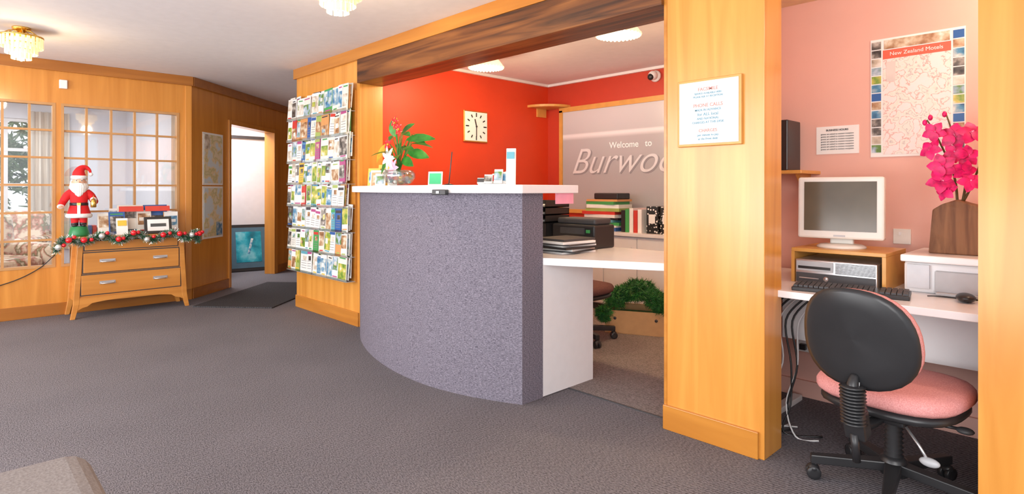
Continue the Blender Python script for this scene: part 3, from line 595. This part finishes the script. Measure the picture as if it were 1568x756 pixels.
# ---------------------------------------------------------------- counter items
ZC=1.165
d=B('flower_arrangement'); cx,cy=-3.62,2.36
d.lathe([(.05,0),(.09,.02),(.12,.06),(.118,.09),(.10,.115),(.095,.115),(.11,.09),(.11,.06),(.08,.025),(.0,.012)],(cx,cy,ZC),M_bowl,28)
for _ in range(40): d.sph((cx+U(-.075,.075),cy+U(-.075,.075),ZC+U(.03,.085)),U(.012,.022),random.choice([SOL[4],M_redg,M_gold,SOL[11],SOL[7],M_white]),seg=8)
for _ in range(10):
    a=U(0,6.3); L=U(.10,.28); top=(cx+L*.65*math.cos(a),cy+L*.35*math.sin(a),ZC+.1+L)
    d.tube([(cx,cy,ZC+.05),(cx+.02*math.cos(a),cy+.02*math.sin(a),ZC+.15),top],.003,M_leaf,6,4)
    d.leaf(top,(math.cos(a),math.sin(a)*.5,.05),(0,-.5,1),U(.11,.15),.055,M_leaf,.3)
for dx,dz,dd,L,W_,mt in ((.10,.33,(1,.25,.12),.22,.075,M_leaf),(.12,.24,(1,.3,-.15),.16,.08,M_leaf),(-.13,.32,(-.5,-.6,-.8),.17,.09,M_leaf2),(-.10,.22,(-.7,-.5,-.9),.16,.08,M_leaf),(-.03,.40,(-.4,0,.7),.13,.08,M_leaf2),(.03,.37,(.7,0,.5),.14,.07,M_leaf),(-.04,.36,(-.2,-.3,1),.13,.09,M_leaf),(.05,.20,(.9,-.2,-.3),.14,.07,M_leaf),(-.05,.25,(-.9,-.1,.2),.17,.08,M_leaf2),(-.08,.36,(-.7,-.1,-.3),.15,.08,M_leaf)):
    d.tube([(cx,cy,ZC+.05),(cx+dx*.3,cy,ZC+dz*.7),(cx+dx,cy,ZC+dz)],.003,M_leaf,6,4); d.leaf((cx+dx,cy,ZC+dz),dd,(0,-1,.6),L,W_,mt,.25)
for k in range(7):
    a=2*math.pi*k/7; d.leaf((cx-.03,cy-.06,ZC+.20),(math.cos(a),-.45,math.sin(a)),(0,-1,0),.085,.035,M_fur,.35)
    if k<6: d.leaf((cx+.03,cy-.06,ZC+.13),(math.cos(a),-.5,math.sin(a)),(0,-1,0),.07,.03,M_magd,.35)
for (x,z) in ((-.06,.30),(.03,.45),(.08,.40)):
    for k in range(6):
        a=2*math.pi*k/6+x*9; d.leaf((cx+x,cy-.05,ZC+z),(math.cos(a),-.35,math.sin(a)),(0,-1,0),.05,.028,M_redg,.3,4)
    d.sph((cx+x,cy-.055,ZC+z),.009,M_leaf2)
    d.tube([(cx,cy,ZC+.05),(cx+x*.5,cy-.02,ZC+z*.6),(cx+x,cy-.05,ZC+z)],.003,M_leaf,6,4)
d.done()
d=B('greeting_cards')
for x,y,w_,h_,m_ in ((-4.28,2.55,.11,.15,SOL[6]),(-4.17,2.52,.13,.13,SOL[0]),(-4.08,2.46,.10,.11,SOL[10]),(-4.0,2.44,.09,.10,SOL[2]),(-4.22,2.62,.13,.18,SOL[6]),(-3.92,2.5,.08,.13,SOL[0])):
    d.box((x,y,ZC+h_/2),(w_,.006,h_),m_,(-.12,0,.5)); d.box((x+.001,y-.0045,ZC+h_/2),(w_*.75,.002,h_*.6),random.choice(PH),(-.12,0,.5)); d.box((x,y+.02,ZC+.004),(w_*.8,.06,.008),SOL[0],(0,0,.5))
d.done()
d=B('sign_holder'); d.box((-3.06,2.27,ZC+.045),(.095,.006,.09),M_paper,(-.15,0,.6)); d.box((-3.057,2.266,ZC+.045),(.078,.002,.07),P('green_card',(.05,.50,.22),.4),(-.15,0,.6)); d.box((-3.06,2.28,ZC+.003),(.09,.05,.006),M_paper,(0,0,.6)); d.done()
d=B('pen_stand'); d.lathe([(.03,0),(.03,.006),(.006,.012)],(-2.92,2.27,ZC),M_black); d.tube([(-2.92,2.27,ZC+.005),(-2.90,2.28,ZC+.21)],.0035,M_dark,6); d.done()
d=B('business_card_holder'); 
d.box((-2.42,2.33,ZC+.105),(.055,.012,.21),M_paper,(-.06,0,.6),.002); d.box((-2.416,2.322,ZC+.17),(.045,.003,.04),SOL[7],(-.06,0,.6)); d.box((-2.416,2.319,ZC+.05),(.055,.02,.06),M_bowl,(0,0,.6))
for i,(dx,dy,hh) in enumerate(((-.20,-.03,.035),(-.155,-.015,.055),(-.125,.02,.06),(-.085,.0,.085),(-.06,.03,.07))):
    d.box((-2.42+dx,2.31+dy,ZC+hh/2+.008),(.05,.008,hh),SOL[i%3],(-.3,0,.6)); d.box((-2.418+dx,2.303+dy,ZC+hh/2+.012),(.044,.003,hh*.6),[M_dark,PH[3],SOL[3],PH[0],PH[1]][i],(-.3,0,.6))
d.box((-2.53,2.31,ZC+.004),(.20,.07,.008),M_bowl,(0,0,.25)); d.done()
# items behind counter
ZD=.765
d=B('document_trays')
for i in range(3):
    z=ZD+.155+i*.05; d.bb(-3.1,-2.66,2.88,3.12,z,z+.006,M_black); d.bb(-3.1,-3.094,2.88,3.12,z,z+.045,M_black); d.bb(-2.666,-2.66,2.88,3.12,z,z+.045,M_black); d.bb(-3.1,-2.66,3.114,3.12,z,z+.045,M_black)
    d.bb(-3.07,-2.69,2.89,3.1,z+.006,z+.016,M_paper)
d.bb(-3.08,-2.68,2.89,3.11,ZD,ZD+.155,M_black,.012); d.done()
d=B('office_printer'); d.bb(-2.64,-2.28,2.92,3.13,ZD,ZD+.15,M_black,.012); d.bb(-2.62,-2.30,2.95,3.12,ZD+.15,ZD+.19,M_dark,.012); d.bb(-2.60,-2.32,2.90,2.925,ZD+.05,ZD+.065,M_paper); d.bb(-2.56,-2.36,2.912,2.92,ZD+.09,ZD+.13,M_dark); d.box((-2.33,2.915,ZD+.11),(.03,.004,.02),SOL[5]); d.done()
d=B('paper_stack')
z=ZD
for i in range(8):
    h_=U(.005,.015); d.box((-2.34+U(-.02,.02),2.72+U(-.02,.02),z+h_/2),(.24,.27,h_),[M_paper,M_dark,M_paper,M_black,M_paper,M_dark,M_paper,M_dark][i],(0,0,U(-.25,.25))); z+=h_
d.done()
d=B('desk_organizer'); d.bb(-2.66,-2.55,2.6,2.70,ZD,ZD+.10,M_white,.004); d.bb(-2.645,-2.565,2.62,2.68,ZD+.08,ZD+.14,SOL[6]); d.done()
d=B('book_pile'); z=.75
for i in range(11):
    h_=U(.018,.035); d.box((-3.45+U(-.03,.03),4.62,z+h_/2),(.36+U(-.04,.04),.24,h_),[SOL[4],SOL[0],SOL[5],SOL[7],M_black,SOL[0],SOL[3],SOL[9],SOL[0],SOL[5],SOL[10]][i],(0,0,U(-.08,.08))); z+=h_
d.box((-3.40,4.62,z+.03),(.28,.2,.06),M_black,bev=.01)
for i in range(5): d.box((-3.18+i*.045,4.6,.85+.005*(i%3)),(.04,.22,.20+.01*(i%3)),[M_black,SOL[5],SOL[0],SOL[3],M_paper][i],(0,.0,0))
d.done()
sp=patt('spotted',[(0,(.88,.86,.83)),(.3,(.02,.02,.02)),(1,(.02,.02,.02))],38,'vd')
d=B('file_boxes')
for x in (-2.88,-2.74,-2.60): d.box((x,4.6,.87),(.11,.22,.24),sp,(0,0,.1)); d.box((x+.01,4.486,.88),(.06,.004,.08),M_paper,(0,0,.1))
for i in range(5): d.box((-2.42+i*.06,4.62,.75+.13+.01*(i%2)),[.05,.24,.26+.02*(i%2)],[SOL[6],SOL[5],SOL[0],SOL[4],SOL[3]][i])
d.done()
d=B('cardboard_box_of_greenery',T(-2.71,4.04,.004,.45))
for a in ((-.24,.24,-.17,-.162),(-.24,.24,.162,.17)): d.bb(a[0],a[1],a[2],a[3],0,.18,M_card)
for a in ((-.24,-.232),(.232,.24)): d.bb(a[0],a[1],-.162,.162,0,.18,M_card)
d.bb(-.24,.24,-.17,.17,0,.006,M_card); d.bb(-.22,.22,-.15,.15,.02,.13,M_fir)
for a in (-.16,.16): d.lathe([(.012,0),(.012,.002)],(a,-.171,.12),M_dark,12,rot=(math.pi/2,0,0))
gp=[]
for cx_,cy_,cz_,rr in ((-.17,-.10,.26,.10),(-.02,-.08,.33,.12),(.14,-.08,.27,.10),(.03,.06,.32,.11),(-.15,.08,.27,.09),(-.24,-.18,.15,.07),(.2,-.14,.22,.07)):
    for _ in range(60):
        v_=Vector((random.gauss(0,1),random.gauss(0,1),random.gauss(0,1))).normalized()*rr*.75; gp.append((cx_+v_.x,cy_+v_.y,cz_+v_.z*.8))
d.needles(gp,9000,.045,.0026,M_fir); d.needles(gp,5500,.045,.0026,M_leaf); d.done()
d=B('upholstered_ottoman'); d.box((-1.62,-.11,.235),(.76,.80,.39),M_sofa,bev=.06,seg=4)
for x in (-1.9,-1.34):
    for y in (-.4,.16): d.tube([(x,y,.05),(x,y,0)],[.025,.02],M_bark)
d.done()
d=B('alcove_downlight'); d.lathe([(.06,0),(.06,-.03),(.045,-.035),(.0,-.035)],(-.12,3.0,2.17),M_white); d.sph((-.12,3.0,2.13),.03,M_bulb); d.done()
# ---------------------------------------------------------------- lights
def point(x,y,z,e,col,r=.06):
    l=bpy.data.lights.new('lamp','POINT'); l.energy=e; l.color=col; l.shadow_soft_size=r; o=bpy.data.objects.new('light_bulb',l); o.location=(x,y,z); scene.collection.objects.link(o)
def area(loc,tgt,sx_,sy,e,col=(1,1,1)):
    l=bpy.data.lights.new('area','AREA'); l.shape='RECTANGLE'; l.size=sx_; l.size_y=sy; l.energy=e; l.color=col
    o=bpy.data.objects.new('fill_light',l); o.location=loc; o.rotation_euler=(Vector(tgt)-Vector(loc)).to_track_quat('-Z','Y').to_euler(); scene.collection.objects.link(o)  # soft area fill added for brightness
W=(1,.74,.45)
point(-3.70,3.27,2.11,24,W); point(-2.31,3.21,2.11,26,W); point(-5.52,.40,2.02,13,W); point(-2.90,1.51,2.02,13,W); point(-.12,3.0,2.06,12,(1,.86,.70))
area((1.6,-2.2,1.7),(-2.5,2.5,1.0),3.0,2.0,130,(1,.98,.96))  # added main fill behind the camera, stands in for unseen daylight
area((.8,-.7,2.0),(-.6,3.0,.8),.9,.6,17,(1,.98,.95))  # added soft fill near the camera, brightens the alcove
area((-4.5,-3.2,1.5),(-4.5,2,1.0),4.0,1.8,165,(.98,.98,1))  # added broad fill from the rear left of the room
area((-2.0,-2.6,.35),(-3.2,1.0,2.31),4.0,1.6,130,(1,.98,.97))  # added low uplight, brightens the ceiling
area((-8.3,.2,2.25),(-8.3,.2,0),1.8,2.0,55,(.95,.97,1))  # added overhead fill in the sunroom, no fixture there
area((-7.9,2.5,2.25),(-8.1,2.8,0),.8,.6,38,(.93,.96,1))  # added overhead fill for the office behind the door, no fixture
wd=bpy.data.worlds.new('World'); scene.world=wd; wd.use_nodes=True; nt=wd.node_tree; bg=nt.nodes['Background']
bg.inputs['Color'].default_value=(.90,.94,1,1); bg.inputs['Strength'].default_value=1.35
scene.view_settings.view_transform='Standard'
# ---------------------------------------------------------------- camera
cam=bpy.data.cameras.new('camera'); co=bpy.data.objects.new('camera',cam); scene.collection.objects.link(co); scene.camera=co
co.location=(0,0,1.14); co.rotation_euler=(math.pi/2,0,math.radians(46)); cam.sensor_width=36; cam.lens=20.66; cam.shift_y=-.0561; cam.clip_start=.05
